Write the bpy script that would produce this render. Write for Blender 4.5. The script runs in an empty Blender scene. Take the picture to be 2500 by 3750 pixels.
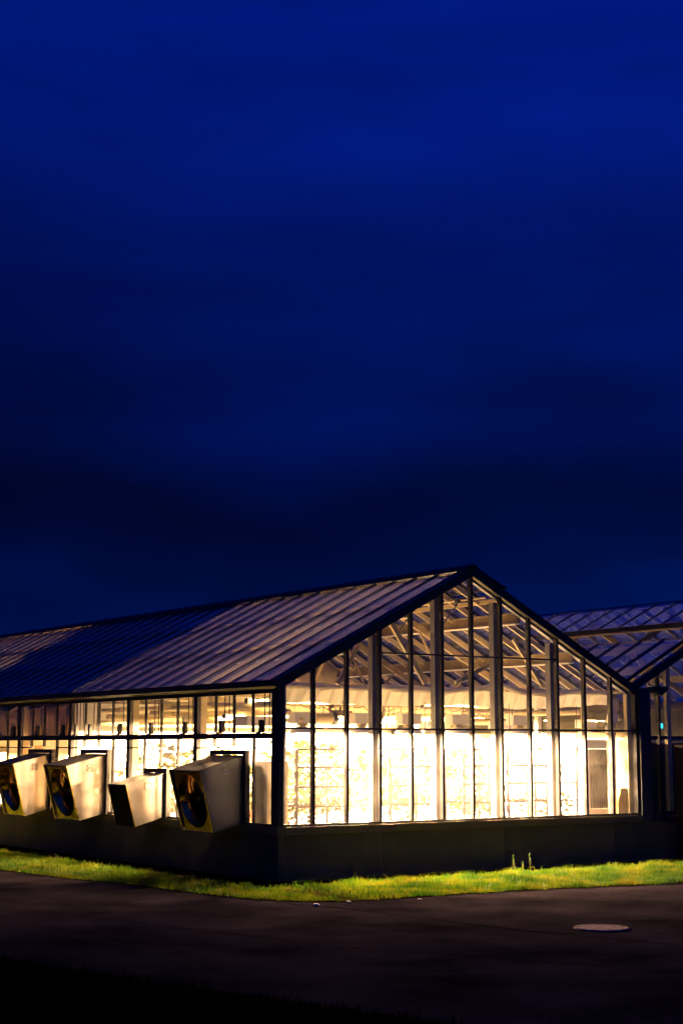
import bpy, bmesh, math, random
import numpy as np
from mathutils import Vector, Matrix
random.seed(7); rng = np.random.default_rng(7)
S = bpy.context.scene
COL = S.collection

# ------------------------------------------------------------------ camera
cam = bpy.data.cameras.new('camera'); co = bpy.data.objects.new('camera', cam); COL.objects.link(co)
PITCH = math.atan(858/5678); A = math.radians(55.5)
Fh = Vector((math.cos(A), math.sin(A), 0)); Rv = Vector((math.sin(A), -math.cos(A), 0))
FW = Fh*math.cos(PITCH) + Vector((0, 0, math.sin(PITCH))); UP = -Fh*math.sin(PITCH) + Vector((0, 0, math.cos(PITCH)))
m = Matrix((Rv, UP, -FW)).transposed().to_4x4(); m.translation = Vector((-12.438, -19.739, 1.95))
co.matrix_world = m
cam.sensor_fit = 'HORIZONTAL'; cam.sensor_width = 36; cam.lens = 5678/2500*36; cam.clip_end = 2000; cam.clip_start = 0.1
S.camera = co

# ------------------------------------------------------------------ dusk sky
W = bpy.data.worlds.new('World'); S.world = W; W.use_nodes = True
nt = W.node_tree; N = nt.nodes; L = nt.links
for n in list(N): N.remove(n)
out = N.new('ShaderNodeOutputWorld'); bg = N.new('ShaderNodeBackground'); L.new(bg.outputs[0], out.inputs[0])
tc = N.new('ShaderNodeTexCoord'); sep = N.new('ShaderNodeSeparateXYZ'); L.new(tc.outputs['Generated'], sep.inputs[0])
mp = N.new('ShaderNodeMapping'); mp.inputs['Scale'].default_value = (1.3, 1.3, 3.6); mp.inputs['Location'].default_value = (3.1, 0.4, 1.7)
L.new(tc.outputs['Generated'], mp.inputs[0])
no = N.new('ShaderNodeTexNoise'); no.inputs['Scale'].default_value = 1.9; no.inputs['Detail'].default_value = 5; no.inputs['Roughness'].default_value = 0.42
no.inputs['Distortion'].default_value = 0.5
L.new(mp.outputs[0], no.inputs['Vector'])
ma = N.new('ShaderNodeMath'); ma.operation = 'MULTIPLY_ADD'; ma.inputs[1].default_value = 0.22; L.new(no.outputs[0], ma.inputs[0])
ad = N.new('ShaderNodeMath'); ad.operation = 'ADD'; ad.inputs[1].default_value = -0.11; L.new(sep.outputs['Z'], ad.inputs[0]); L.new(ad.outputs[0], ma.inputs[2])
cr = N.new('ShaderNodeValToRGB'); L.new(ma.outputs[0], cr.inputs[0])
els = cr.color_ramp.elements
sky = [(0.0, (0, .0075, .098)), (0.065, (0, .0066, .086)), (0.105, (0, .0034, .043)), (0.155, (0, .0025, .031)), (0.205, (0.0001, .0036, .056)), (0.25, (.0002, .0052, .090)), (0.36, (.0002, .0078, .150)), (0.47, (.0003, .0105, .235)), (1.0, (.0004, .012, .25))]
els[0].position = 0; els[0].color = (*sky[0][1], 1); els[1].position = 1; els[1].color = (*sky[-1][1], 1)
for p, c in sky[1:-1]:
    e = els.new(p); e.color = (*c, 1)
no2 = N.new('ShaderNodeTexNoise'); no2.inputs['Scale'].default_value = 3.2; no2.inputs['Detail'].default_value = 6; no2.inputs['Roughness'].default_value = 0.5
mp2 = N.new('ShaderNodeMapping'); mp2.inputs['Scale'].default_value = (1, 1, 5.5); L.new(tc.outputs['Generated'], mp2.inputs[0]); L.new(mp2.outputs[0], no2.inputs['Vector'])
mr = N.new('ShaderNodeMapRange'); mr.inputs[1].default_value = .3; mr.inputs[2].default_value = .7; mr.inputs[3].default_value = .72; mr.inputs[4].default_value = 1.25
L.new(no2.outputs[0], mr.inputs[0]); dp = N.new('ShaderNodeVectorMath'); dp.operation = 'DOT_PRODUCT'; dp.inputs[1].default_value = tuple(Rv); L.new(tc.outputs['Generated'], dp.inputs[0])
mt_ = N.new('ShaderNodeMath'); mt_.operation = 'MULTIPLY_ADD'; mt_.inputs[1].default_value = -.02; L.new(dp.outputs['Value'], mt_.inputs[0]); L.new(ma.outputs[0], mt_.inputs[2]); L.new(mt_.outputs[0], cr.inputs[0])
mq = N.new('ShaderNodeMapRange'); mq.inputs[1].default_value = -.3; mq.inputs[2].default_value = .45; mq.inputs[3].default_value = .74; mq.inputs[4].default_value = 1.42; L.new(dp.outputs['Value'], mq.inputs[0])
mm_ = N.new('ShaderNodeMath'); mm_.operation = 'MULTIPLY'; L.new(mr.outputs[0], mm_.inputs[0]); L.new(mq.outputs[0], mm_.inputs[1]); L.new(mm_.outputs[0], bg.inputs['Strength']); L.new(cr.outputs[0], bg.inputs['Color'])

S.view_settings.view_transform = 'Standard'; S.view_settings.look = 'None'; S.view_settings.exposure = 0; S.view_settings.gamma = 1
S.view_settings.use_curve_mapping = False
S.render.engine = 'CYCLES'
cy = S.cycles; cy.use_denoising = True; cy.max_bounces = 9; cy.diffuse_bounces = 5; cy.glossy_bounces = 4; cy.transmission_bounces = 5
cy.transparent_max_bounces = 40; cy.sample_clamp_indirect = 8; cy.use_light_tree = True; cy.caustics_reflective = False; cy.caustics_refractive = False

# ------------------------------------------------------------------ materials
def mat(name, col, rough=.6, metal=0., var=.12, scale=6., bump=0., bscale=60., emis=None, estr=0., spec=.5, col2=None, stretch=None):
    mt = bpy.data.materials.new(name); mt.use_nodes = True; n = mt.node_tree.nodes; l = mt.node_tree.links
    b = n['Principled BSDF']; b.inputs['Roughness'].default_value = rough; b.inputs['Metallic'].default_value = metal
    b.inputs['Specular IOR Level'].default_value = spec
    t = n.new('ShaderNodeTexCoord'); vec = t.outputs['Object']
    if stretch:
        mm = n.new('ShaderNodeMapping'); mm.inputs['Scale'].default_value = stretch; l.new(vec, mm.inputs[0]); vec = mm.outputs[0]
    x = n.new('ShaderNodeTexNoise'); x.inputs['Scale'].default_value = scale; x.inputs['Detail'].default_value = 6; l.new(vec, x.inputs['Vector'])
    r = n.new('ShaderNodeValToRGB'); r.color_ramp.elements[0].position = .3; r.color_ramp.elements[1].position = .7
    c2 = col2 if col2 else tuple(min(1, c*(1+var)) for c in col); c1 = tuple(c*(1-var) for c in col) if not col2 else col
    r.color_ramp.elements[0].color = (*c1, 1); r.color_ramp.elements[1].color = (*c2, 1)
    l.new(x.outputs[0], r.inputs[0]); l.new(r.outputs[0], b.inputs['Base Color'])
    if bump:
        x2 = n.new('ShaderNodeTexNoise'); x2.inputs['Scale'].default_value = bscale; x2.inputs['Detail'].default_value = 4; l.new(vec, x2.inputs['Vector'])
        bp = n.new('ShaderNodeBump'); bp.inputs['Strength'].default_value = bump; bp.inputs['Distance'].default_value = .02
        l.new(x2.outputs[0], bp.inputs['Height']); l.new(bp.outputs[0], b.inputs['Normal'])
    if emis: b.inputs['Emission Color'].default_value = (*emis, 1); b.inputs['Emission Strength'].default_value = estr
    return mt

def glassmat(name, film, tint=(.93, .96, .95), fcol=(.75, .74, .72), glossmul=1.0, vary=.3):
    mt = bpy.data.materials.new(name); mt.use_nodes = True; n = mt.node_tree.nodes; l = mt.node_tree.links
    for q in list(n): n.remove(q)
    o = n.new('ShaderNodeOutputMaterial')
    tr = n.new('ShaderNodeBsdfTransparent'); tr.inputs[0].default_value = (*tint, 1)
    gl = n.new('ShaderNodeBsdfGlossy'); gl.inputs['Roughness'].default_value = .03; gl.inputs['Color'].default_value = (glossmul,)*3+(1,)
    lw = n.new('ShaderNodeLayerWeight'); lw.inputs['Blend'].default_value = .5
    pw = n.new('ShaderNodeMath'); pw.operation = 'POWER'; pw.inputs[1].default_value = 5; l.new(lw.outputs['Facing'], pw.inputs[0])
    f = n.new('ShaderNodeMath'); f.operation = 'MULTIPLY_ADD'; f.inputs[1].default_value = .72; f.inputs[2].default_value = .03; l.new(pw.outputs[0], f.inputs[0])
    m1 = n.new('ShaderNodeMixShader'); l.new(f.outputs[0], m1.inputs[0]); l.new(tr.outputs[0], m1.inputs[1]); l.new(gl.outputs[0], m1.inputs[2])
    tl = n.new('ShaderNodeBsdfTranslucent'); tl.inputs[0].default_value = (*fcol, 1); df = n.new('ShaderNodeBsdfDiffuse'); df.inputs[0].default_value = (*fcol, 1)
    m0 = n.new('ShaderNodeMixShader'); m0.inputs[0].default_value = .5; l.new(tl.outputs[0], m0.inputs[1]); l.new(df.outputs[0], m0.inputs[2])
    t = n.new('ShaderNodeTexCoord'); x = n.new('ShaderNodeTexNoise'); x.inputs['Scale'].default_value = 2.3; x.inputs['Detail'].default_value = 7; x.inputs['Roughness'].default_value = .62
    oi = n.new('ShaderNodeObjectInfo'); va = n.new('ShaderNodeVectorMath'); va.operation = 'ADD'
    l.new(t.outputs['Object'], va.inputs[0]); l.new(oi.outputs['Location'], va.inputs[1]); l.new(va.outputs[0], x.inputs['Vector'])
    r = n.new('ShaderNodeMapRange'); r.inputs[1].default_value = .3; r.inputs[2].default_value = .75; r.inputs[3].default_value = film*(1-vary); r.inputs[4].default_value = film*(1+vary)
    l.new(x.outputs[0], r.inputs[0])
    m2 = n.new('ShaderNodeMixShader'); l.new(r.outputs[0], m2.inputs[0]); l.new(m1.outputs[0], m2.inputs[1]); l.new(m0.outputs[0], m2.inputs[2])
    l.new(m2.outputs[0], o.inputs[0]); return mt

def cloth(name, col, trans):
    mt = bpy.data.materials.new(name); mt.use_nodes = True; n = mt.node_tree.nodes; l = mt.node_tree.links
    for q in list(n): n.remove(q)
    o = n.new('ShaderNodeOutputMaterial'); d = n.new('ShaderNodeBsdfDiffuse'); t = n.new('ShaderNodeBsdfTranslucent')
    tc_ = n.new('ShaderNodeTexCoord'); x = n.new('ShaderNodeTexNoise'); x.inputs['Scale'].default_value = 9; l.new(tc_.outputs['Object'], x.inputs['Vector'])
    r = n.new('ShaderNodeValToRGB'); r.color_ramp.elements[0].color = (*[c*.8 for c in col], 1); r.color_ramp.elements[1].color = (*col, 1)
    l.new(x.outputs[0], r.inputs[0]); l.new(r.outputs[0], d.inputs[0]); l.new(r.outputs[0], t.inputs[0])
    mx = n.new('ShaderNodeMixShader'); mx.inputs[0].default_value = trans; l.new(d.outputs[0], mx.inputs[1]); l.new(t.outputs[0], mx.inputs[2]); l.new(mx.outputs[0], o.inputs[0])
    return mt

M = {}
M['dark'] = mat('dark_aluminium', (.024, .025, .032), .5, .1, .3, 4, spec=.25)
M['alu'] = mat('weathered_aluminium', (.20, .20, .21), .42, .35, .2, 5)
M['pale'] = mat('pale_painted_steel', (.58, .47, .27), .5, 0, .12, 4, .05)
M['steel'] = mat('grey_brown_steel', (.22, .165, .095), .5, 0, .25, 5)
M['white'] = mat('white_coated_steel', (.86, .85, .83), .5, 0, .06, 3)
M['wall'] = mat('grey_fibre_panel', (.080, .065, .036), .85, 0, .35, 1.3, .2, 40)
M['sill'] = mat('beige_sill_flashing', (.11, .08, .036), .75, 0, .18, 3)
M['pv'] = mat('navy_pilaster_paint', (.016, .018, .040), .5, 0, .2, 3)
M['glass'] = glassmat('clear_window_glass', .012)
M['roofglass'] = glassmat('weathered_roof_glass', .042, fcol=(.60, .68, .80), glossmul=1.0)
M['screen'] = glassmat('brown_dimming_sheet', .62, (.5, .45, .38), (.16, .12, .08), .1, .1)  # for the sheet added behind the upper side panes to dim them
M['curtain'] = cloth('white_shade_cloth', (.94, .91, .87), .30)
M['blackout'] = cloth('blackout_cloth', (.13, .105, .08), .02)
M['galv'] = mat('galvanised_sheet', (.30, .285, .27), .30, .8, .1, 3, .16, 3)
M['galvdark'] = mat('dark_frame_steel', (.03, .03, .032), .5, .2, .2, 5)
M['shiny'] = mat('polished_steel', (.62, .38, .09), .2, 1., .1, 4, .35, 7)
M['black'] = mat('black_plastic', (.012, .012, .013), .5, 0, .3, 8)
M['louver'] = mat('black_shutter', (.004, .004, .004), .7, 0, .2, 8, spec=.1)
M['leaf'] = mat('plant_leaf', (.006, .010, .001), .6, 0, 0, 3, col2=(.045, .055, .006), spec=.2)
M['pot'] = mat('terracotta_pot', (.36, .13, .09), .7)
M['floor'] = mat('white_floor_cover', (.82, .80, .76), .8, 0, .1, 2)
M['pipe'] = mat('cream_pipe', (.84, .72, .46), .45, 0, .1, 6)
M['cable'] = mat('grey_cable', (.10, .08, .07), .6)
M['refl'] = mat('lamp_reflector', (.8, .8, .82), .35, .2, .05)
M['kraft'] = mat('brown_kraft_card', (.42, .24, .07), .8, 0, .15, 8)
M['pad'] = mat('grey_cooling_pad', (.030, .018, .022), .8, 0, .5, 26, .8, 30, stretch=(4, 4, 1))
M['concrete'] = mat('concrete_rim', (.17, .14, .14), .95, 0, .4, 14, .3, 60, spec=0)
M['badge_dark'] = mat('badge_dark', (.16, .11, .06), .5)
M['badge_white'] = mat('badge_white', (.80, .78, .70), .5)
M['door'] = mat('maroon_door_paint', (.055, .014, .020), .55, 0, .15, 4)
M['stone'] = mat('pale_stone', (.42, .38, .33), .8, 0, .2, 30)
M['orange'] = mat('orange_glint_paint', (.6, .16, .02), .6)

def ground_mat(name, c1, c2, sc, bump, bsc, rough=.85, c3=None):
    mt = bpy.data.materials.new(name); mt.use_nodes = True; n = mt.node_tree.nodes; l = mt.node_tree.links
    b = n['Principled BSDF']; b.inputs['Roughness'].default_value = rough; b.inputs['Specular IOR Level'].default_value = 0
    t = n.new('ShaderNodeTexCoord'); x = n.new('ShaderNodeTexNoise'); x.inputs['Scale'].default_value = sc; x.inputs['Detail'].default_value = 9; x.inputs['Roughness'].default_value = .62
    l.new(t.outputs['Object'], x.inputs['Vector'])
    r = n.new('ShaderNodeValToRGB'); r.color_ramp.elements[0].position = .34; r.color_ramp.elements[1].position = .66
    r.color_ramp.elements[0].color = (*c1, 1); r.color_ramp.elements[1].color = (*c2, 1); l.new(x.outputs[0], r.inputs[0])
    x2 = n.new('ShaderNodeTexNoise'); x2.inputs['Scale'].default_value = bsc; x2.inputs['Detail'].default_value = 5; l.new(t.outputs['Object'], x2.inputs['Vector'])
    mx = n.new('ShaderNodeMix'); mx.data_type = 'RGBA'; mx.blend_type = 'MULTIPLY'; mx.inputs[0].default_value = .7
    r2 = n.new('ShaderNodeValToRGB'); r2.color_ramp.elements[0].position = .35; r2.color_ramp.elements[1].position = .65; r2.color_ramp.elements[0].color = (.45, .45, .45, 1); r2.color_ramp.elements[1].color = (1.4, 1.35, 1.3, 1)
    l.new(x2.outputs[0], r2.inputs[0]); l.new(r.outputs[0], mx.inputs[6]); l.new(r2.outputs[0], mx.inputs[7]); l.new(mx.outputs[2], b.inputs['Base Color'])
    bp = n.new('ShaderNodeBump'); bp.inputs['Strength'].default_value = bump; bp.inputs['Distance'].default_value = .01
    l.new(x2.outputs[0], bp.inputs['Height']); l.new(bp.outputs[0], b.inputs['Normal']); return mt
M['asphalt'] = ground_mat('worn_asphalt', (.0055, .0048, .0072), (.022, .0185, .0255), .7, .8, 55)
M['soil'] = ground_mat('dark_soil', (.004, .004, .002), (.009, .008, .004), 2, .6, 30)
M['tar'] = mat('tar_seam', (.0015, .0012, .0012), .9, spec=0)

def grassmat(name, a, b_, c_, d_):
    mt = bpy.data.materials.new(name); mt.use_nodes = True; n = mt.node_tree.nodes; l = mt.node_tree.links
    b = n['Principled BSDF']; b.inputs['Roughness'].default_value = .6; b.inputs['Specular IOR Level'].default_value = .1
    t = n.new('ShaderNodeTexCoord'); x = n.new('ShaderNodeTexNoise'); x.inputs['Scale'].default_value = 1.7; x.inputs['Detail'].default_value = 7; x.inputs['Roughness'].default_value = .65
    l.new(t.outputs['Object'], x.inputs['Vector'])
    r = n.new('ShaderNodeValToRGB'); e = r.color_ramp.elements; e[0].position = .3; e[0].color = (*a, 1); e[1].position = .72; e[1].color = (*d_, 1)
    q = e.new(.45); q.color = (*b_, 1); q = e.new(.58); q.color = (*c_, 1)
    l.new(x.outputs[0], r.inputs[0]); l.new(r.outputs[0], b.inputs['Base Color'])
    o = n['Material Output']; tl = n.new('ShaderNodeBsdfTranslucent'); l.new(r.outputs[0], tl.inputs[0]); mx = n.new('ShaderNodeMixShader'); mx.inputs[0].default_value = .3
    l.new(b.outputs[0], mx.inputs[1]); l.new(tl.outputs[0], mx.inputs[2]); l.new(mx.outputs[0], o.inputs[0]); return mt
M['grass'] = grassmat('lawn_grass', (.006, .030, .001), (.035, .095, .003), (.11, .135, .005), (.20, .145, .006))

# ------------------------------------------------------------------ mesh helpers
class MB:
    def __init__(s): s.v = []; s.f = []
    def add(s, vs, fs):
        k = len(s.v); s.v += [tuple(q) for q in vs]; s.f += [tuple(i+k for i in f) for f in fs]; return s
    def box(s, a, b):
        (x0, y0, z0), (x1, y1, z1) = a, b
        return s.add([(x0, y0, z0), (x1, y0, z0), (x1, y1, z0), (x0, y1, z0), (x0, y0, z1), (x1, y0, z1), (x1, y1, z1), (x0, y1, z1)],
                     [(0, 3, 2, 1), (4, 5, 6, 7), (0, 1, 5, 4), (1, 2, 6, 5), (2, 3, 7, 6), (3, 0, 4, 7)])
    def bar(s, p, q, w, h, up=(0, 0, 1)):
        p = Vector(p); q = Vector(q); d = (q-p).normalized(); u = Vector(up)
        if abs(d.dot(u)) > .99: u = Vector((0, 1, 0))
        a = d.cross(u).normalized()*(w/2); b = a.cross(d).normalized()*(h/2)
        vs = [p-a-b, p+a-b, p+a+b, p-a+b, q-a-b, q+a-b, q+a+b, q-a+b]
        return s.add(vs, [(0, 1, 2, 3), (7, 6, 5, 4), (0, 4, 5, 1), (1, 5, 6, 2), (2, 6, 7, 3), (3, 7, 4, 0)])
    def prism(s, poly, n):          # poly extruded by vector n
        k = len(poly); n = Vector(n); vs = [Vector(p) for p in poly]; vs += [v+n for v in vs]
        return s.add(vs, [tuple(range(k))[::-1], tuple(range(k, 2*k))]+[(i, (i+1) % k, (i+1) % k+k, i+k) for i in range(k)])
    def tube(s, pts, r, n=8, caps=True):
        pts = [Vector(p) for p in pts]; rs = r if isinstance(r, (list, tuple)) else [r]*len(pts); rings = []
        for i, p in enumerate(pts):
            d = (pts[min(i+1, len(pts)-1)]-pts[max(i-1, 0)]).normalized()
            u = Vector((0, 0, 1)) if abs(d.z) < .95 else Vector((0, 1, 0)); a = d.cross(u).normalized(); b = a.cross(d)
            rings.append([p+(a*math.cos(t)+b*math.sin(t))*rs[i] for t in [2*math.pi*j/n for j in range(n)]])
        vs = [v for g in rings for v in g]; fs = []
        for i in range(len(pts)-1):
            for j in range(n): fs.append((i*n+j, i*n+(j+1) % n, (i+1)*n+(j+1) % n, (i+1)*n+j))
        if caps: fs += [tuple(range(n))[::-1], tuple(range((len(pts)-1)*n, len(pts)*n))]
        return s.add(vs, fs)
    def lathe(s, prof, c, ax=(0, 0, 1), n=24, sx=1., sy=1.):
        ax = Vector(ax).normalized(); u = Vector((0, 0, 1)) if abs(ax.z) < .9 else Vector((1, 0, 0)); a = ax.cross(u).normalized(); b = ax.cross(a); c = Vector(c)
        vs = []; fs = []
        for r, h in prof:
            for j in range(n): t = 2*math.pi*j/n; vs.append(c+ax*h+a*r*math.cos(t)*sx+b*r*math.sin(t)*sy)
        for i in range(len(prof)-1):
            for j in range(n): fs.append((i*n+j, i*n+(j+1) % n, (i+1)*n+(j+1) % n, (i+1)*n+j))
        return s.add(vs, fs)
    def build(s, name, m_, parent=None, smooth=False, loc=None):
        me = bpy.data.meshes.new(name)
        vs = s.v
        if loc is None:
            a = np.array(vs); loc = tuple((a.min(0)+a.max(0))/2) if parent is not None else (0, 0, 0)
        me.from_pydata([(x-loc[0], y-loc[1], z-loc[2]) for x, y, z in vs], [], s.f); me.update()
        me.materials.append(M[m_] if isinstance(m_, str) else m_)
        if smooth: me.polygons.foreach_set('use_smooth', [True]*len(me.polygons))
        o = bpy.data.objects.new(name, me); COL.objects.link(o); o.location = loc
        if parent is not None:
            o.parent = parent; o.location = Vector(loc) - WL[parent.name]
        WL[o.name] = Vector(loc)
        return o
WL = {}
def tag(o, label, cat, group=None):
    o['label'] = label; o['category'] = cat
    if group: o['group'] = group
    return o
def thing(name, loc, label, cat, group=None):
    o = bpy.data.objects.new(name, None); COL.objects.link(o); o.location = loc; o.empty_display_size = .2; WL[o.name] = Vector(loc)
    return tag(o, label, cat, group)
def struct(o): o['kind'] = 'structure'; return o
def copy_tree(o, loc=None, parent=None):
    c = o.copy(); COL.objects.link(c)
    if parent is not None: c.parent = parent
    if loc is not None: c.location = loc
    WL[c.name] = Vector(loc) if loc is not None else WL.get(o.name, Vector())
    for ch in [k for k in list(o.children)]:
        copy_tree(ch, None, c)
    return c
def place_copy(src, loc, parent):       # a repeat of a part sharing its mesh, at world point loc
    c = src.copy(); COL.objects.link(c); c.parent = parent; c.location = Vector(loc)-WL[parent.name]; WL[c.name] = Vector(loc); return c

# ------------------------------------------------------------------ dimensions of the glasshouse
B = .62; Wd = 12*B; XR = Wd/2; ZE = 2.93; ZR = 4.84; SL = (ZR-ZE)/XR; Y1 = 24.15; Y0 = 0.
def zr(x): return ZE+SL*(x if x <= XR else Wd-x)
nL = Vector((-SL, 0, 1)).normalized()
posts = [.15+2.4*k for k in range(11)]; bars = [.15+.6*k for k in range(41)]

# ------------------------------------------------------------------ ground
def poly_sheet(name, pts, z, m_):
    mb = MB(); mb.add([(x, y, z) for x, y in pts], [tuple(range(len(pts)))]); return struct(mb.build(name, m_))
poly_sheet('ground', [(-400, -400), (400, -400), (400, 400), (-400, 400)], -.02, 'soil')
road = [(-6.75, 60), (-6.75, -4.5), (-6.63, -5.69), (-6.35, -6.9), (-6.09, -8), (-5.6, -9.78), (-5.3, -11), (-4.4, -14), (-2.5, -17), (0, -19), (60, -34), (60, -4.9), (12, -4.4), (4.52, -3.72), (2.51, -3.34), (.91, -3.22), (-.4, -3.17), (-1.02, -3.12),
        (-1.45, -2.85), (-1.78, -2.35), (-1.95, -1.5), (-2.02, -.71), (-2.2, .85), (-2.41, 1.83), (-2.64, 4.08), (-2.9, 9), (-2.9, 60)]
poly_sheet('road', road, -.004, 'asphalt')
mb = MB()
def strip(mb, pts, w, z):
    for i in range(len(pts)-1):
        a = Vector((*pts[i], z)); b = Vector((*pts[i+1], z)); d = (b-a).normalized(); p = Vector((-d.y, d.x, 0))
        w0 = w*random.uniform(.5, 1.2)/2; mb.add([a-p*w0, b-p*w0, b+p*w0, a+p*w0], [(0, 1, 2, 3)])
def wob(pts, n=10, j=.03):
    o = []
    for i in range(len(pts)-1):
        for k in range(n):
            t = k/n; o.append((pts[i][0]*(1-t)+pts[i+1][0]*t+random.uniform(-j, j), pts[i][1]*(1-t)+pts[i+1][1]*t+random.uniform(-j, j)))
    o.append(pts[-1]); return o
strip(mb, wob([(-1.77, -2.75), (-1.47, -3.78), (-1.29, -5.37), (-1.2, -6.69), (-.69, -8.61), (-.2, -11)], 9, .018), .028, 0.0)
strip(mb, wob([(-4.8, -1.22), (-4.12, -4.19), (-3.57, -6.83), (-2.06, -9.9)], 9, .018), .018, 0.0)
struct(mb.build('road_seam', 'tar'))

def blades(n, inside, bbox, hmin, hmax, wid, seed):
    r = np.random.default_rng(seed); x0, y0, x1, y1 = bbox; P = []
    while len(P) < n:
        q = r.uniform((x0, y0), (x1, y1), (n, 2)); P += [p for p in q if inside(p[0], p[1])]
    P = np.array(P[:n]); h = r.uniform(hmin, hmax, n)*(.5+.8*np.sin(P[:, 0]*3.1+1.9*np.sin(P[:, 1]*2.7))**2*np.sin(P[:, 1]*4.3+P[:, 0])**2+r.uniform(0, .3, n)+.9*(r.uniform(0, 1, n) > .985)); a = r.uniform(0, 6.283, n); ln = r.normal(0, .35, (n, 2))*h[:, None]
    w = wid*r.uniform(.6, 1.3, n); dx = np.cos(a)*w; dy = np.sin(a)*w
    V = np.zeros((n, 5, 3)); V[:, 0, 0] = P[:, 0]-dx; V[:, 0, 1] = P[:, 1]-dy; V[:, 1, 0] = P[:, 0]+dx; V[:, 1, 1] = P[:, 1]+dy
    V[:, 2, 0] = P[:, 0]+dx*.7+ln[:, 0]*.4; V[:, 2, 1] = P[:, 1]+dy*.7+ln[:, 1]*.4; V[:, 2, 2] = h*.6
    V[:, 3, 0] = P[:, 0]-dx*.7+ln[:, 0]*.4; V[:, 3, 1] = P[:, 1]-dy*.7+ln[:, 1]*.4; V[:, 3, 2] = h*.6
    V[:, 4, 0] = P[:, 0]+ln[:, 0]; V[:, 4, 1] = P[:, 1]+ln[:, 1]; V[:, 4, 2] = h
    return V.reshape(-1, 3), n
def blade_obj(name, V, n, m_, label):
    me = bpy.data.meshes.new(name); me.vertices.add(n*5); me.vertices.foreach_set('co', V.ravel()); me.loops.add(n*7); me.polygons.add(n*2)
    b = np.arange(n)[:, None]*5; lo = np.concatenate([b+0, b+1, b+2, b+3, b+3, b+2, b+4], 1).ravel(); me.loops.foreach_set('vertex_index', lo)
    st = np.stack([np.arange(n)*7, np.arange(n)*7+4], 1).ravel(); me.polygons.foreach_set('loop_start', st); me.update(calc_edges=True); me.validate()
    me.materials.append(M[m_]); o = bpy.data.objects.new(name, me); COL.objects.link(o); o['kind'] = 'stuff'; tag(o, label, 'grass'); return o
def xl(y): return np.interp(y, [-3.12, -2.85, -2.35, -1.5, -.71, .85, 1.83, 4.08, 9, 24], [-1.02, -1.45, -1.78, -1.95, -2.02, -2.2, -2.41, -2.64, -2.9, -2.9])
def yf(x): return np.interp(x, [-1.8, -1.45, -1.02, -.4, .91, 2.51, 4.52, 12], [-2.3, -2.85, -3.12, -3.17, -3.22, -3.34, -3.72, -4.4])
jit = lambda x, y: .05*math.sin(7*x+3*math.sin(5*y))+.035*math.sin(19*x+11*y)
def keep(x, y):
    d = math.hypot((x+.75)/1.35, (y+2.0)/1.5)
    return d > 1 or random.random() < .10+.45*d*d  # blades thinned round the corner to put its shade into the grass
def in_side(x, y): return x < -1.0+.7*jit(x*2, y) and x > xl(y) and keep(x, y)+jit(x, y) and y > (yf(x)+jit(x, y) if x > -1.8 else -9)
def in_front(x, y): return x >= -1.0+.7*jit(x*2, y) and keep(x, y) and y < -1.05+.9*jit(x*1.7, y) and y > yf(x)+jit(x, y)  # grass stops short of the walls; bare dark soil stands in for their shade
V, n_ = blades(50000, in_side, (-3, -3.2, -.5, 14), .03, .085, .0045, 3)
V2, n2 = blades(90000, in_front, (-.7, -4.2, 10.2, -.5), .03, .085, .0045, 4)
blade_obj('verge_grass', np.concatenate([V, V2]), n_+n2, 'grass', 'lit yellow green grass strip between greenhouse wall and road')
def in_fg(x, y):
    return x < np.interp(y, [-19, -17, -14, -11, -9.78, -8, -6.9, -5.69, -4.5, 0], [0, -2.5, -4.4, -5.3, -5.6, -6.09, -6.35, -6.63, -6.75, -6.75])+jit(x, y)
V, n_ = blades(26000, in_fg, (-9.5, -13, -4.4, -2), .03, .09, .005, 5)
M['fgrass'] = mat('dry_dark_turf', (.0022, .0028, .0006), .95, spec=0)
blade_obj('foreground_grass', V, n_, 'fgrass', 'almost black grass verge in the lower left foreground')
# turf under the blades
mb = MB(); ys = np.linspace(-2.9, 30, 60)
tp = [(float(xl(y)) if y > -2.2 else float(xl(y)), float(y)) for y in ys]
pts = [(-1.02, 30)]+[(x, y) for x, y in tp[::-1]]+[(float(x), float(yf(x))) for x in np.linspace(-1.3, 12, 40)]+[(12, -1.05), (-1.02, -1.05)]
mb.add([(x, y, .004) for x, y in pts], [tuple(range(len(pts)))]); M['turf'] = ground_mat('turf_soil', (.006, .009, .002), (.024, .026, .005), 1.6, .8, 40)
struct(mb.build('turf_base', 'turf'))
poly_sheet('verge_base', [(-60, 60), (-60, -60), (0, -60), (0, -19.2), (-2.5, -17.1), (-4.4, -14), (-5.3, -11), (-5.6, -9.78), (-6.09, -8), (-6.35, -6.9), (-6.63, -5.69), (-6.75, -4.5), (-6.75, 60)], .004, 'soil')

# manhole
t = thing('manhole_cover', (-.36, -7.12, 0), 'round pale manhole cover set in the dark road', 'manhole')
mb = MB(); mb.lathe([(.001, .012), (.235, .012), (.24, .008), (.24, 0)], (-.36, -7.12, 0), n=32); mb.build('lid', 'concrete', t)
mb = MB(); mb.lathe([(.25, 0), (.25, .014), (.29, .014), (.30, 0)], (-.36, -7.12, 0), n=32); mb.build('rim', 'concrete', t)
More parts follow.
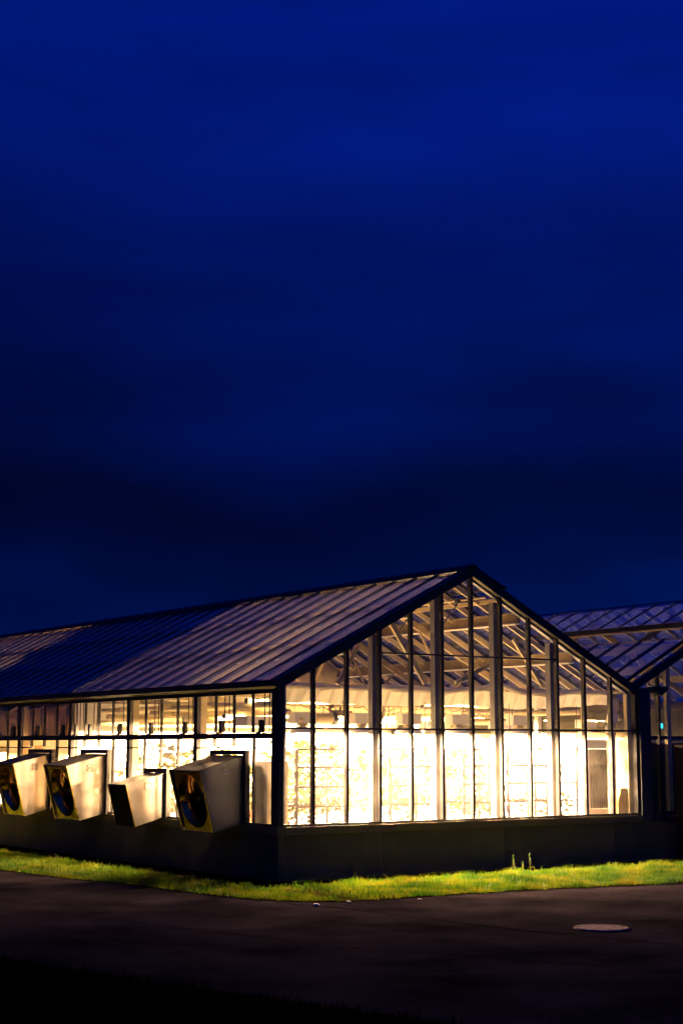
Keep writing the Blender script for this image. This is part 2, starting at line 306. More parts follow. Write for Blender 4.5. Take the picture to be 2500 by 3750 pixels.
# pebbles and weeds
for (x, y, r, lb) in [(-1.03, -3.30, .035, 'pale flat stone at the road edge in front of the house corner'), (-1.57, -3.38, .045, 'larger pale stone on the road left of the other stones'), (-.06, -3.5, .025, 'small pale stone at the grass edge under the gable')]:
    mb = MB(); mb.lathe([(.001, -.1*r), (r, 0), (r*.9, .25*r), (r*.5, .5*r), (.001, .55*r)], (x, y, .004), n=9, sx=1.4, sy=.8); tag(mb.build('stone', 'stone', smooth=True), lb, 'stone')
for k, (x, y, h, lb) in enumerate([(3.60, -1.1, .30, 'thin tall weed stalk, left one of three by the dark wall'), (3.78, -1.1, .17, 'short weed stalk between two taller ones by the wall'), (3.93, -1.1, .31, 'thin tall weed stalk, right one of three by the wall')]):
    t = thing('weed', (x, y, 0), lb, 'plant')
    mb = MB(); mb.tube([(x, y, 0), (x-.01, y, h*.6), (x-.025, y, h)], [.004, .003, .0015], 5); mb.build('stem', 'grass', t)
    mb = MB()
    for j in range(14):
        z = h*(.25+.75*j/14); a = j*2.4; d = Vector((math.cos(a), math.sin(a), .5))*.028; p = Vector((x-.02*z/h, y, z)); s_ = Vector((-math.sin(a), math.cos(a), 0))*.008
        mb.add([p, p+d*.5+s_, p+d, p+d*.5-s_], [(0, 1, 2, 3)])
    mb.build('leaf', 'grass', t)

# ------------------------------------------------------------------ greenhouse shell
G = thing('greenhouse', (0, 0, 0), 'large glass greenhouse with glowing gable end and pitched glass roof', 'greenhouse')
def bx(name, a, b, m_, parent, smooth=False): return MB().box(a, b).build(name, m_, parent)
# floor inside (above the ground sheet)
struct(bx('greenhouse_floor', (.12, .12, .0), (14.7, Y1, .012), 'floor', None))
# dwarf wall panels, 6 mm joints
base = None
for k in range(11):
    y0 = .05 if k == 0 else posts[k-1]+2.4-.003-.0; 
edges = [0.0]+posts[1:]+[26.5]
for i in range(len(edges)-1):
    bx('wall_panel', (.0, edges[i]+(.004 if i else 0), -.06), (.09, edges[i+1]-.004, .635), 'wall', G)
ge = [.094, 1.86, 4.34, 6.82, 9.3, 11.8, 14.9]
for i in range(len(ge)-1):
    bx('wall_panel', (ge[i]+.004, 0.0 if ge[i] < 7 else .02, -.06), (ge[i+1]-.004, .09, .635), 'wall', G)
bx('wall_cap', (.03, .03, .635), (14.8, .12, .66), 'dark', G); bx('wall_cap', (.03, .122, .635), (.12, Y1, .66), 'dark', G)
for i in range(11):
    a = -.03 if i == 0 else posts[i]; b = (posts[i+1] if i < 10 else Y1+.03)
    bx('sill', (-.045, a, .642+.0), (.10, b-.004, .762), 'sill', G)
for (a, b) in [(.104, 2.4), (2.404, 5.0), (5.004, 7.46)]: bx('sill', (a, -.045, .642), (b, .10, .762), 'sill', G)
bx('bottom_rail', (.0, .02, .763), (.07, Y1, .80), 'dark', G); bx('bottom_rail', (.072, .0, .763), (Wd-.05, .06, .80), 'dark', G)
# corner post
bx('corner_post', (-.02, -.02, .763), (.075, .10, ZE-.02), 'dark', G)
bx('corner_post', (.078, .075, .80), (.17, .17, ZE-.05), 'alu', G)
bx('corner_post', (Wd-.06, -.02, .763), (Wd+.005, .075, ZE+.02), 'dark', G)
bx('corner_post', (Wd-.16, .09, .80), (Wd-.06, .17, ZE), 'pale', G)
t_ = bx('pilaster', (Wd+.008, -.06, .64), (Wd+.27, .20, 2.94), 'pv', G)
# gable mullions
for i in range(1, 12):
    x = B*i; ztop = zr(x)-.10
    bx('mullion', (x-.024, -.012, .80), (x+.024, .07, ztop), 'dark', G)
for i in (3, 5, 7, 9):
    x = B*i; ztop = zr(x-.0)-.2
    bx('wind_post', (x-.075, .10, .66), (x+.025, .22, ztop), 'alu', G)
for i in range(12):
    x0 = B*i+.025 if i else .078; x1 = B*(i+1)-.025 if i < 11 else Wd-.062
    bx('transom', (x0, .0, 2.20), (x1, .05, 2.228), 'dark', G)
    if 3 <= i < 9: bx('transom', (x0, .0, 3.385), (x1, .05, 3.413), 'dark', G)
# gable panes
for i in range(12):
    x0 = B*i+.026 if i else .079; x1 = B*(i+1)-.026 if i < 11 else Wd-.063
    bx('glass_pane', (x0, .02, .802), (x1, .026, 2.198), 'glass', G)
    z0 = 2.23
    if 3 <= i < 9:
        bx('glass_pane', (x0, .02, 2.23), (x1, .026, 3.383), 'glass', G); z0 = 3.415
    za, zb = zr(x0)-.09, zr(x1)-.09
    MB().prism([(x0, .02, z0), (x1, .02, z0), (x1, .02, zb), (x0, .02, za)], (0, .006, 0)).build('glass_pane', 'glass', G)
# rake beams
for s_ in (0, 1):
    f = (lambda x: x) if s_ == 0 else (lambda x: Wd-x)
    a, b = f(-.06), f(XR)
    mb = MB(); mb.prism([(a, -.045, ZE-.06*SL-.115), (b, -.045, ZR-.125), (b, -.045, ZR+.03), (a, -.045, ZE-.06*SL+.04)], (0, .10, 0)); mb.build('rake_beam', 'dark', G)
    mb = MB(); mb.prism([(f(.15), .065, zr(.15)-.16), (b, .065, ZR-.16), (b, .065, ZR-.02), (f(.15), .065, zr(.15)-.02)], (0, .08, 0)); mb.build('rafter', 'dark', G)
# ridge cap and gutter
mb = MB(); mb.prism([(XR-.13, -.06, ZR-.03), (XR-.10, -.06, ZR+.045), (XR, -.06, ZR+.085), (XR+.10, -.06, ZR+.045), (XR+.13, -.06, ZR-.03)], (0, Y1+.1, 0)); mb.build('ridge_cap', 'dark', G)
mb = MB(); mb.prism([(-.13, -.05, 2.84), (-.03, -.05, 2.80), (.07, -.05, 2.80), (.07, -.05, 2.915), (-.015, -.05, 2.925), (-.13, -.05, 2.93)], (0, Y1+.1, 0)); mb.build('gutter', 'dark', G)
mb = MB(); mb.prism([(Wd-.02, -.05, 2.92), (Wd+.04, -.05, 2.88), (Wd+.24, -.05, 2.88), (Wd+.30, -.05, 2.98), (Wd+.28, -.05, 2.98), (Wd+.22, -.05, 2.91), (Wd+.06, -.05, 2.91), (Wd, -.05, 2.95)], (0, Y1+.1, 0)); mb.build('valley_gutter', 'sill', G)
mb = MB(); mb.prism([(Wd+.36, -.12, 3.0), (Wd+.66, -.12, 3.0), (Wd+.66, -.12, 2.93), (Wd+.50, -.12, 2.83), (Wd+.36, -.12, 2.93)], (0, .2, 0)); mb.build('gutter_outlet', 'black', G)
mb = MB(); mb.tube([(Wd+.20, -.02, 2.93), (Wd+.44, -.02, 2.93)], .05, 10); mb.build('gutter_pipe', 'sill', G)
# roof glazing bars and panes, left slope
off = nL*.012
def on_roof(x, y, up=0., right=False):
    n = Vector((SL if right else -SL, 0, 1)).normalized(); X = Wd-x if right else x
    return Vector((X, y, zr(x)))+n*up
barL = MB().bar(on_roof(-.04, 0, .012), on_roof(XR-.1, 0, .012), .042, .048, nL).build('glazing_bar', 'dark', G)
barL_loc = WL[barL.name].copy(); first = True
for y in bars:
    if first: barL.location = Vector((barL_loc.x, y, barL_loc.z)); first = False; continue
    place_copy(barL, (barL_loc.x, y, barL_loc.z), G)
nR = Vector((SL, 0, 1)).normalized()
barR = MB().bar(on_roof(.04, 0, .012, True), on_roof(XR-.1, 0, .012, True), .042, .048, nR).build('glazing_bar', 'dark', G)
bl = WL[barR.name].copy()
for i, y in enumerate(bars):
    if i == 0: barR.location = Vector((bl.x, y, bl.z)); continue
    place_copy(barR, (bl.x, y, bl.z), G)
ib = {}
for right in (False, True):
    s0 = MB().bar(on_roof(.12, 0, -.075, right), on_roof(XR-.04, 0, -.065, right), .032, .085, nR if right else nL).build('inner_rafter', 'pale', G); l_ = WL[s0.name].copy()
    for i, y in enumerate(bars):
        if i == 0: s0.location = Vector((l_.x, y+.045, l_.z)); continue
        place_copy(s0, (l_.x, y, l_.z), G)
# panes: three rows, each lapping the one below
def pane_row(xa, xb, right, lift):
    n = nR if right else nL
    p = [on_roof(xa, -.28, .012+lift, right), on_roof(xa, .28, .012+lift, right), on_roof(xb, .28, .010, right), on_roof(xb, -.28, .010, right)]
    if right: p = p[::-1]
    src = MB().prism(p, n*.005).build('roof_pane', 'roofglass', G); l0 = WL[src.name].copy()
    for i in range(40):
        y = bars[i]+.3; z = l0.z
        if i == 0: src.location = Vector((l0.x, y, l0.z))
        else: place_copy(src, (l0.x, y, l0.z), G)
pane_row(-.03, 1.27, False, .014); pane_row(1.25, 2.52, False, .014); pane_row(2.50, XR-.1, False, .014)
pane_row(.05, 1.5, True, .014); pane_row(1.48, 2.95, True, .014)
# end strip by the gable
for (xa, xb) in ((-.03, 1.27), (1.25, 2.52), (2.50, XR-.1)):
    MB().prism([on_roof(xa, .055, .02), on_roof(xa, .13, .02), on_roof(xb, .13, .012), on_roof(xb, .055, .012)], nL*.005).build('roof_pane', 'roofglass', G)
# right ridge vent sash, propped open
h0 = Vector((XR+.06, 0, ZR+.04)); h1 = Vector((XR+.72, 0, ZR+.04-.66*SL+.03))
for i in range(10):
    y = .0+2.4*i
    mb = MB(); mb.bar(h1+Vector((0, y, 0)), h1+Vector((0, y+2.36, 0)), .07, .05); mb.bar(h0+Vector((0, y+.02, 0)), h1+Vector((0, y+.02, 0)), .04, .04); mb.bar(h0+Vector((0, y+1.2, 0)), h1+Vector((0, y+1.2, 0)), .03, .03); mb.bar(h0+Vector((0, y+2.34, 0)), h1+Vector((0, y+2.34, 0)), .04, .04)
    v = mb.build('ridge_vent', 'dark', G)
    d = Vector((0, y, 0)); MB().prism([h0+d+Vector((0, .04, 0)), h1+d+Vector((0, .04, 0)), h1+d+Vector((0, 2.32, 0)), h0+d+Vector((0, 2.32, 0))], (0, 0, .006)).build('vent_pane', 'roofglass', v)
# purlins (C section with a lower lip) and ridge beam
for right in (False, True):
    for x in (1.29, 2.5):
        mb = MB(); p = on_roof(x, 0, -.14, right); q = p+Vector((0, Y1, 0)); mb.bar(p+Vector((0, .16, 0)), q, .02, .17); mb.bar(p+Vector((-.03, .16, .085)), q+Vector((-.03, 0, .085)), .07, .016)
        pu = mb.build('purlin', 'steel', G)
        MB().bar(p+Vector((-.03, .16, -.095)), q+Vector((-.03, 0, -.095)), .11, .02).build('lip', 'white', pu)  # lip coloured white so the underside reads as lit from below
    mb = MB(); p = on_roof(2.9 if right else 3.45, 0, -.05, right); mb.bar(p+Vector((0, .16, 0)), p+Vector((0, Y1, 0)), .06, .07); mb.build('purlin', 'pale', G)
# trusses
tr0 = thing_y = None
def truss(y):
    mb = MB()
    for r_ in (False, True): mb.bar(on_roof(.12, y, -.30, r_), on_roof(XR-.02, y, -.30, r_), .055, .11)
    mb.bar((.15, y, 2.80), (Wd-.15, y, 2.80), .05, .08)
    tr = mb.build('truss', 'steel', G)
    for (xa, za, xb, zb) in [(2.2, 2.84, 1.6, zr(1.6)-.33), (2.2, 2.84, 2.9, zr(2.9)-.33)]:
        for f in (0, 1):
            g = (lambda x: x) if f == 0 else (lambda x: Wd-x)
            MB().bar((g(xa), y, za), (g(xb), y, zb), .035, .035).build('web', 'steel', tr)
    return tr
for y in posts[1:]: truss(y)
# gable end bracing
for (a, b, w) in [((2.27, .35, 4.0), (3.02, .35, 2.96), .085), ((1.72, .28, 3.66), (1.24, .28, 2.9), .06), ((4.6, .30, 3.40), (3.6, .30, 2.98), .06), ((4.95, .4, 3.75), (5.6, .4, 2.95), .05)]:
    MB().bar(a, b, w, .05, (0, 1, 0)).build('brace', 'pale', G)
# vent rack arms near the ridge
for y in (1.0, 2.2, 3.4, 4.6, 5.8):
    mb = MB(); mb.tube([(XR+.55, y, 4.42), (XR+.1, y, 3.9)], .012, 6); mb.tube([(XR+.55, y, 4.40), (XR+.75, y, 4.60)], .014, 6); mb.box((XR+.48, y-.05, 4.38), (XR+.62, y+.05, 4.46)); mb.build('vent_arm', 'dark', G)
mb = MB(); mb.tube([(XR+.55, .3, 4.42), (XR+.55, Y1-.5, 4.42)], .017, 8); mb.build('vent_shaft', 'pale', G)

# side wall (left)
for k, y in enumerate(posts):
    bx('side_post', (.0 if k else .0, y-.06+(0 if k else .0), .80) if k else (-.001, .105, .80), (.07, y+.06, 2.80) if k else (.07, .21, 2.80), 'dark', G)
    if k: bx('side_post', (.075, y-.05, .80), (.19, y+.10, 2.78), 'pale', G)
bx('mid_rail', (-.035, .21, 2.06), (-.002, Y1, 2.145), 'dark', G)
for k in range(10):
    a, b = posts[k]+.062, posts[k+1]-.062
    bx('head_rail', (.0, a, 2.74), (.06, b, 2.80), 'dark', G)
    st = (b-a)/4
    for j in range(4):
        if j: bx('vent_bar', (.005, a+st*j-.015, 2.15), (.045, a+st*j+.015, 2.74), 'dark', G)
        bx('upper_pane', (.02, a+st*j+.017, 2.15), (.025, a+st*(j+1)-.017, 2.738), 'glass', G)
    bx('mid_rail', (.0, a, 2.06), (.06, b, 2.148), 'dark', G)
    if k >= 3: bx('dimming_sheet', (.215, a-.06, 2.13), (.218, b+.06, 2.76), 'screen', G)  # brown sheet added behind the panes to dim these bays
# openings for fans: (y0,y1,ztop)
fans = [(1.0, 1.94, 1.88, 1), (3.53, 4.19, 1.56, 0), (5.77, 6.74, 1.88, 1), (8.18, 9.12, 1.88, 1)]
for k in range(10):
    a, b = posts[k]+.062, posts[k+1]-.062; ms = [a]+[posts[k]+.6*j for j in (1, 2, 3)]+[b]
    fz = [f for f in fans if a-.1 < f[0] < b]
    for j in range(4):
        ya, yb = ms[j]+(.017 if j else 0), ms[j+1]-(.017 if j < 3 else 0)
        hit = [f for f in fz if f[1] > ya and f[0] < yb]
        zt = hit[0][2]+.05 if hit else .802
        if j: 
            y = ms[j]; hh = [f for f in fz if f[0]-.08 < y < f[1]+.08]; zb = hh[0][2]+.06 if hh else .80
            bx('side_mullion', (.0, y-.016, zb), (.05, y+.016, 2.06), 'dark', G)
        if not hit:
            bx('lower_pane', (.02, ya, .802), (.025, yb, 1.908), 'glass', G); bx('glazing_rail', (.004, ya, 1.91), (.045, yb, 1.932), 'dark', G); bx('lower_pane', (.02, ya, 1.934), (.025, yb, 2.058), 'glass', G)
        elif zt < 1.9: bx('lower_pane', (.02, ya, zt+.01), (.025, yb, 2.058), 'glass', G)
        else: bx('lower_pane', (.02, ya, zt+.005), (.025, yb, 2.058), 'glass', G)
        if hit:      # glass strips beside a fan
            f = hit[0]
            if f[0]-.07 > ya+.03: bx('lower_pane', (.02, ya, .802), (.025, f[0]-.07, zt), 'glass', G)
            if f[1]+.07 < yb-.03: bx('lower_pane', (.02, f[1]+.07, .802), (.025, yb, zt), 'glass', G)
# vent actuators
for y in (.45, 1.65, 2.84, 4.02, 5.21, 6.41, 7.0, 7.6, 8.77, 9.93):
    MB().box((-.06, y-.038, 2.15), (-.002, y+.038, 2.345)).box((-.075, y-.0, 2.12), (-.036, y+.09, 2.165)).build('vent_actuator', 'black', G)
    for d in (-.07, .07): MB().tube([(.10, y+.05+d, 2.18), (.10, y+.05+d, 2.76)], .010, 6).build('rack_rod', 'dark', G)

# partition walls between compartments and the wall to the next bay
def partition(y, m_):
    mb = MB(); mb.prism([(.12, y, .02), (Wd-.1, y, .02), (Wd-.1, y, 2.75), (.12, y, 2.75)], (0, .05, 0)); mb.build('partition', m_, G)
    mb = MB(); mb.prism([(.12, y, 2.76), (Wd-.1, y, 2.76), (Wd-.1, y, zr(.1)-.1), (XR, y, ZR-.15), (.12, y, zr(.12)-.1)], (0, .04, 0)); mb.build('partition_gable', 'blackout', G)
partition(7.27, 'white'); partition(14.35, 'white'); partition(24.1, 'white')
for k in range(10):
    a, b = posts[k]+.05, posts[k+1]-.05
    bx('inner_post', (Wd-.10, posts[k+1]-.048, .02), (Wd, posts[k+1]+.048, 2.88), 'white', G)
    bx('inner_wall_panel', (Wd-.03, a, .02), (Wd-.005, b, 2.10), 'white', G); bx('inner_rail', (Wd-.07, a, 2.11), (Wd+.0, b, 2.19), 'pale', G)
    bx('inner_pane', (Wd-.03, a, 2.2), (Wd-.025, b, 2.82), 'glass', G); bx('inner_mullion', (Wd-.05, (a+b)/2-.03, 2.2), (Wd+.01, (a+b)/2+.03, 2.82), 'pale', G)

# ------------------------------------------------------------------ second bay
G2 = thing('greenhouse', (Wd+.3, .28, 0), 'dim second greenhouse bay with raised roof vent at the right edge', 'greenhouse')
OX = Wd; YS = .28
def on2(x, y, up=0., right=False):
    n = Vector((SL if right else -SL, 0, 1)).normalized(); X = OX+(Wd-x if right else x); return Vector((X, y, zr(x)))+n*up
mb = MB(); mb.prism([(OX+.10, YS-.045, zr(.1)-.11), (OX+XR, YS-.045, ZR-.12), (OX+XR, YS-.045, ZR+.03), (OX+.1, YS-.045, zr(.1)+.04)], (0, .1, 0)); mb.build('rake_beam', 'dark', G2)
mb = MB(); mb.prism([(OX+XR, YS-.045, ZR-.12), (OX+Wd, YS-.045, ZE-.1), (OX+Wd, YS-.045, ZE+.04), (OX+XR, YS-.045, ZR+.03)], (0, .1, 0)); mb.build('rake_beam', 'dark', G2)
mb = MB(); mb.prism([(OX+XR-.1, YS, ZR-.03), (OX+XR, YS, ZR+.06), (OX+XR+.1, YS, ZR-.03)], (0, Y1, 0)); mb.build('ridge_cap', 'dark', G2)
XS = 1.98     # upper edge of the fixed glass below the open vent
b0 = MB().bar(on2(.15, 0, .016), on2(XS, 0, .016), .045, .05, nL).build('glazing_bar', 'dark', G2); l0 = WL[b0.name].copy()
p0 = MB().prism([on2(.2, -.28, .02), on2(.2, .28, .02), on2(XS, .28, .02), on2(XS, -.28, .02)], nL*.005).build('roof_pane', 'roofglass', G2); l1 = WL[p0.name].copy()
hA = Vector((OX+XR-.06, 0, ZR+.02)); hB = Vector((OX+2.46, 0, 4.28))
b1 = MB().bar(hA, hB, .04, .03, nL).build('vent_bar', 'dark', G2); l2 = WL[b1.name].copy()
p1 = MB().prism([hB+Vector((0, -.28, 0)), hB+Vector((0, .28, 0)), hA+Vector((0, .28, 0)), hA+Vector((0, -.28, 0))], nL*.005).build('vent_pane', 'roofglass', G2); l3 = WL[p1.name].copy()
pr = MB().prism([on2(.2, -.28, .02, True), on2(XR-.1, -.28, .02, True), on2(XR-.1, .28, .02, True), on2(.2, .28, .02, True)], nR*.005).build('roof_pane', 'roofglass', G2); l4 = WL[pr.name].copy()
br = MB().bar(on2(.15, 0, 0, True), on2(XR-.1, 0, 0, True), .035, .07, nR).build('glazing_bar', 'alu', G2); l5 = WL[br.name].copy()
for i in range(36):
    y = YS+.3+.6*i
    for src, l_, dy in ((b0, l0, 0), (p0, l1, .3), (b1, l2, 0), (p1, l3, .3), (pr, l4, .3), (br, l5, 0)):
        q = Vector((l_.x, y+dy, l_.z))
        if i == 0: src.location = q-WL[G2.name]
        else: place_copy(src, q, G2)
mb = MB(); mb.bar(hB+Vector((0, YS, -.01)), hB+Vector((0, Y1, -.01)), .05, .09); mb.build('vent_edge', 'dark', G2)
mb = MB(); mb.bar(hB+Vector((.04, YS, -.075)), hB+Vector((.04, Y1, -.075)), .10, .02); mb.build('vent_lip', 'steel', G2)
mb = MB(); mb.bar(on2(XS, YS+.1, 0), on2(XS, Y1, 0), .06, .05); mb.build('vent_sill', 'steel', G2)
for x in (1.0, 1.9, 2.9): 
    mb = MB(); p = on2(x, 0, -.12); mb.bar(p+Vector((0, YS+.1, 0)), p+Vector((0, Y1, 0)), .03, .15); mb.build('purlin', 'steel', G2)
for x in (1.2, 2.4): 
    mb = MB(); p = on2(x, 0, -.12, True); mb.bar(p+Vector((0, YS+.1, 0)), p+Vector((0, Y1, 0)), .03, .15); mb.build('purlin', 'steel', G2)
for y in posts[1:6]:
    mb = MB()
    for r_ in (False, True): mb.bar(on2(.12, y, -.28, r_), on2(XR-.02, y, -.28, r_), .055, .1)
    mb.bar((OX+.2, y, 2.8), (OX+Wd-.15, y, 2.8), .05, .08)
    for (xa, xb) in ((1.9, 1.25), (1.9, 2.5), (3.1, 2.5)): mb.bar((OX+xa, y, 2.84), (OX+xb, y, zr(xb)-.3), .04, .05)
    mb.build('truss', 'steel', G2)
g2m = [OX+.30, 8.28, 8.52, 9.05, 9.65, 10.25, 10.85, 11.45, 12.05, 12.65, 13.25, 13.85, 14.45, 14.88]
for i, x in enumerate(g2m):
    w = .05 if i == 2 else .02
    bx('mullion', (x-w, YS-.01, .80), (x+w, YS+.07, min(zr(x-OX), 9)-.1), 'pale' if i == 2 else 'dark', G2)
    if i < len(g2m)-1:
        xa, xb = x+.025, g2m[i+1]-.055
        bx('lower_panel', (xa, YS+.012, .78), (xb, YS+.02, 2.0), 'smoke', G2) if False else None
        bx('lower_pane', (xa, YS+.02, .80), (xb, YS+.026, 2.06), 'glass', G2); bx('transom', (xa, YS, 2.07), (xb, YS+.05, 2.13), 'dark', G2)
        MB().prism([(xa, YS+.02, 2.14), (xb, YS+.02, 2.14), (xb, YS+.02, zr(xb-OX)-.1), (xa, YS+.02, zr(xa-OX)-.1)], (0, .006, 0)).build('upper_pane', 'glass', G2)
bx('sill', (OX+.275, YS-.10, .642), (14.9, YS+.1, .79), 'wall', G2)
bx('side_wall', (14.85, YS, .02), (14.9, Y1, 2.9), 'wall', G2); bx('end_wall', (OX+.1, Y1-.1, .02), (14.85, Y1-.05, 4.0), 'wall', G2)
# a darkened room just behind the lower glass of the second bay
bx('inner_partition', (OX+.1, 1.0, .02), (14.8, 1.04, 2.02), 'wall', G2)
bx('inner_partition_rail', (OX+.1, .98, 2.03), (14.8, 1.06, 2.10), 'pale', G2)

# maroon door leaf and frame in front of the second bay
D = thing('entrance_door', (8.75, -.45, 0), 'dark maroon door frame standing at the right edge of the photo', 'door')
DX = DXV = 8.34
bx('jamb', (DX, -.45, .0), (DX+.13, -.33, 1.86), 'door', D); bx('lintel', (DX, -.45, 1.863), (DX+1.2, -.33, 1.98), 'door', D); bx('jamb', (DX+1.07, -.45, .0), (DX+1.2, -.33, 1.86), 'door', D)
bx('door_leaf', (DX+.133, -.40, .05), (DX+1.067, -.35, 1.85), 'wall', D); bx('door_rail', (DX+.14, -.415, .75), (DX+1.06, -.403, .93), 'door', D)
bx('side_return', (DX+.002, -.328, .0), (DX+.05, -.0025, 1.97), 'door', D)
tag(bx('painted_glint', (8.17, -.075, .72), (8.29, -.047, .74), 'orange', None), 'small painted orange glint on the sill left of the maroon door', 'glint')  # orange colour stands in for a small glint of light

# ------------------------------------------------------------------ exhaust fans
def text_mesh(txt, size, depth):
    cu = bpy.data.curves.new('txt', 'FONT'); cu.body = txt; cu.size = size; cu.extrude = depth; cu.align_x = 'CENTER'; cu.align_y = 'CENTER'
    o = bpy.data.objects.new('txt', cu); COL.objects.link(o); dg = bpy.context.evaluated_depsgraph_get(); dg.update()
    me = bpy.data.meshes.new_from_object(o.evaluated_get(dg)); bpy.data.objects.remove(o); return me
acme = text_mesh('ACME', .048, .001)
acme.materials.clear(); acme.materials.append(M['black'])
M['shaded_galv'] = mat('shade_darkened_galv', (.10, .105, .13), .35, .6, .15, 3)  # galvanised housing with the shade put into its colour
def fan(y0, y1, zb, zt, xo_t, zo_t, xo_b, zo_b, big, label, group, sidem='galv'):
    T = thing('exhaust_fan', (0, (y0+y1)/2, zb), label, 'exhaust fan', group)
    q = [(-.004, zb), (-.004, zt), (xo_t, zo_t), (xo_b, zo_b)]
    th = .012
    for y, dy in ((y0, th), (y1-th, th)):
        sd = MB().prism([(x, y, z) for x, z in q], (0, dy, 0)).build('side_panel', sidem, T)
        if y == y0:
            cx, cz = (-.325, zt-.235) if big else (-.33, zt-.20)
            bd = bx('badge', (cx-.062, y0-.004, cz-.062), (cx+.062, y0-.001, cz+.062), 'badge_dark', T)
            bd.parent = sd; bd.location = WL[bd.name]-WL[sd.name]
            dd = MB().lathe([(.001, .003), (.05, .003), (.05, 0)], (cx, y0-.004, cz), (0, -1, 0), 20).build('badge_disc', 'badge_white', T); dd.parent = sd; dd.location = WL[dd.name]-WL[sd.name]
            o = bpy.data.objects.new('lettering', acme); COL.objects.link(o); o.parent = sd; o.location = Vector((cx, y0-.009, cz))-WL[sd.name]; o.rotation_euler = (math.pi/2, 0, 0); o.scale = (.62, 1.0, 1)
            for (u, v) in ((.12, .93), (.45, .95), (.85, .93), (.1, .3), (.8, .55), (.82, .2), (.82, .82), (.5, .06)):
                xa = xo_b+(xo_t-xo_b)*v; za = (zb+(zt-zb)*v)*(1-u)+(zo_b+(zo_t-zo_b)*v)*u
                x = u*xa; MB().lathe([(.001, .005), (.007, .003), (.008, 0)], (x, y0, za), (0, -1, 0), 8).build('rivet', 'galv', T)
    MB().prism([(-.004, y0-.004, zt+.0015), (-.004, y1+.004, zt+.0015), (xo_t-.01, y1+.004, zo_t+.0015), (xo_t-.01, y0-.004, zo_t+.0015)], (0, 0, .012)).build('top_panel', 'galvdark' if big else 'galv', T)
    MB().prism([(-.004, y0+th, zb+.002), (-.004, y1-th, zb+.002), (xo_b+.02, y1-th, zo_b+.002), (xo_b+.02, y0+th, zo_b+.002)], (0, 0, .010)).build('bottom_panel', 'galv', T)
    # trims along the outer edges
    for y in (y0-.002, y1+.002): MB().bar((xo_t-.004, y, zo_t), (xo_b-.004, y, zo_b), .012, .02, (0, 1, 0)).build('edge_trim', 'shiny', T)
    # front plane
    e = Vector((xo_t-xo_b, 0, zo_t-zo_b)); Lf = e.length; e.normalize(); n = Vector((-e.z, 0, e.x)); n = n if n.x < 0 else -n
    c = Vector(((xo_t+xo_b)/2, (y0+y1)/2, (zo_t+zo_b)/2)); wy = (y1-y0)/2-.013; hz = Lf/2-.01
    if big:
        R = min(wy, hz)-.035; K = 48; mb = MB(); vs = []
        for j in range(K):
            t = 2*math.pi*(j+.5)/K; cs, sn = math.cos(t), math.sin(t); s_ = min(wy/max(abs(cs), 1e-6), hz/max(abs(sn), 1e-6))
            vs.append(c+n*-.02+Vector((0, cs*s_, 0))+e*sn*s_)
        for j in range(K): t = 2*math.pi*(j+.5)/K; vs.append(c+n*-.02+Vector((0, math.cos(t)*R, 0))+e*math.sin(t)*R)
        mb.add(vs, [(j, (j+1) % K, (j+1) % K+K, j+K) for j in range(K)]); mb.build('front_panel', 'shinydark', T, smooth=False)
        cone = MB().lathe([(R, -.02), (R*.985, -.05), (R*.90, -.11), (R*.86, -.20), (R*.86, -.30)], c, n, 40).build('fan_ring', 'shiny', T, smooth=True)
        h_ = MB().lathe([(.001, -.19), (.05, -.19), (.075, -.21), (.085, -.33), (.001, -.33)], c, n, 16).build('fan_hub', 'louver', T, smooth=True)
        for k in range(5):
            a = k*2*math.pi/5+.4; mb = MB(); pv = []
            for rr, tw, wd in ((.07, .7, .07), (R*.45, .5, .12), (R*.80, .3, .15)):
                d = Vector((0, math.cos(a), 0))+e*math.sin(a); s_ = Vector((0, -math.sin(a), 0))+e*math.cos(a)
                pv += [c+n*(-.25-wd/2*math.sin(tw))+d*rr-s_*wd*math.cos(tw), c+n*(-.25+wd/2*math.sin(tw))+d*rr+s_*wd*math.cos(tw)]
            mb.add(pv, [(0, 1, 3, 2), (2, 3, 5, 4)]); mb.build('fan_blade', 'louver', T, smooth=True)
        bx('shutter', (-.035, y0+.013, zb+.07), (-.008, y1-.013, zt-.004), 'louver', T)
    else:
        bx('shutter', (-.035, y0+.013, zb+.014), (-.008, y1-.013, zt-.004), 'louver', T)
        for k in range(7):
            z_ = -hz+.03+k*(2*hz-.06)/6
            p = c+n*-.008+e*z_; a = e*.045+n*.004
            MB().prism([p-a+Vector((0, -wy, 0)), p-a+Vector((0, wy, 0)), p+a+Vector((0, wy, 0)), p+a+Vector((0, -wy, 0))], n*-.003).build('louvre', 'louver', T)
        MB().prism([c+n*-.016+Vector((0, -wy, 0))-e*hz, c+n*-.016+Vector((0, wy, 0))-e*hz, c+n*-.016+Vector((0, wy, 0))+e*hz, c+n*-.016+Vector((0, -wy, 0))+e*hz], n*-.01).build('shutter', 'louver', T)
    # black mounting frame on the wall
    for a, b in (((-.03, y0-.085, zb-.01), (.06, y0-.002, zt+.09)), ((-.03, y1+.002, zb-.01), (.06, y1+.07, zt+.09)), ((-.03, y0-.002, zt+.016), (.06, y1+.002, zt+.09))):
        bx('mounting_frame', a, b, 'galvdark', T)
    return T
M['shinydark'] = mat('dark_reflective_sheet', (.13, .065, .010), .22, .9, .25, 3, .5, 5)
grp = 'exhaust fans along the side wall'
fan(1.0, 1.94, .77, 1.80, -.78, 1.57, -.53, .65, True, 'big exhaust fan housing darkened to look shaded, nearest the greenhouse corner', grp, 'shaded_galv')
fan(3.53, 4.19, .79, 1.49, -.73, 1.31, -.55, .64, False, 'smallest exhaust fan box with closed black shutter front', grp)
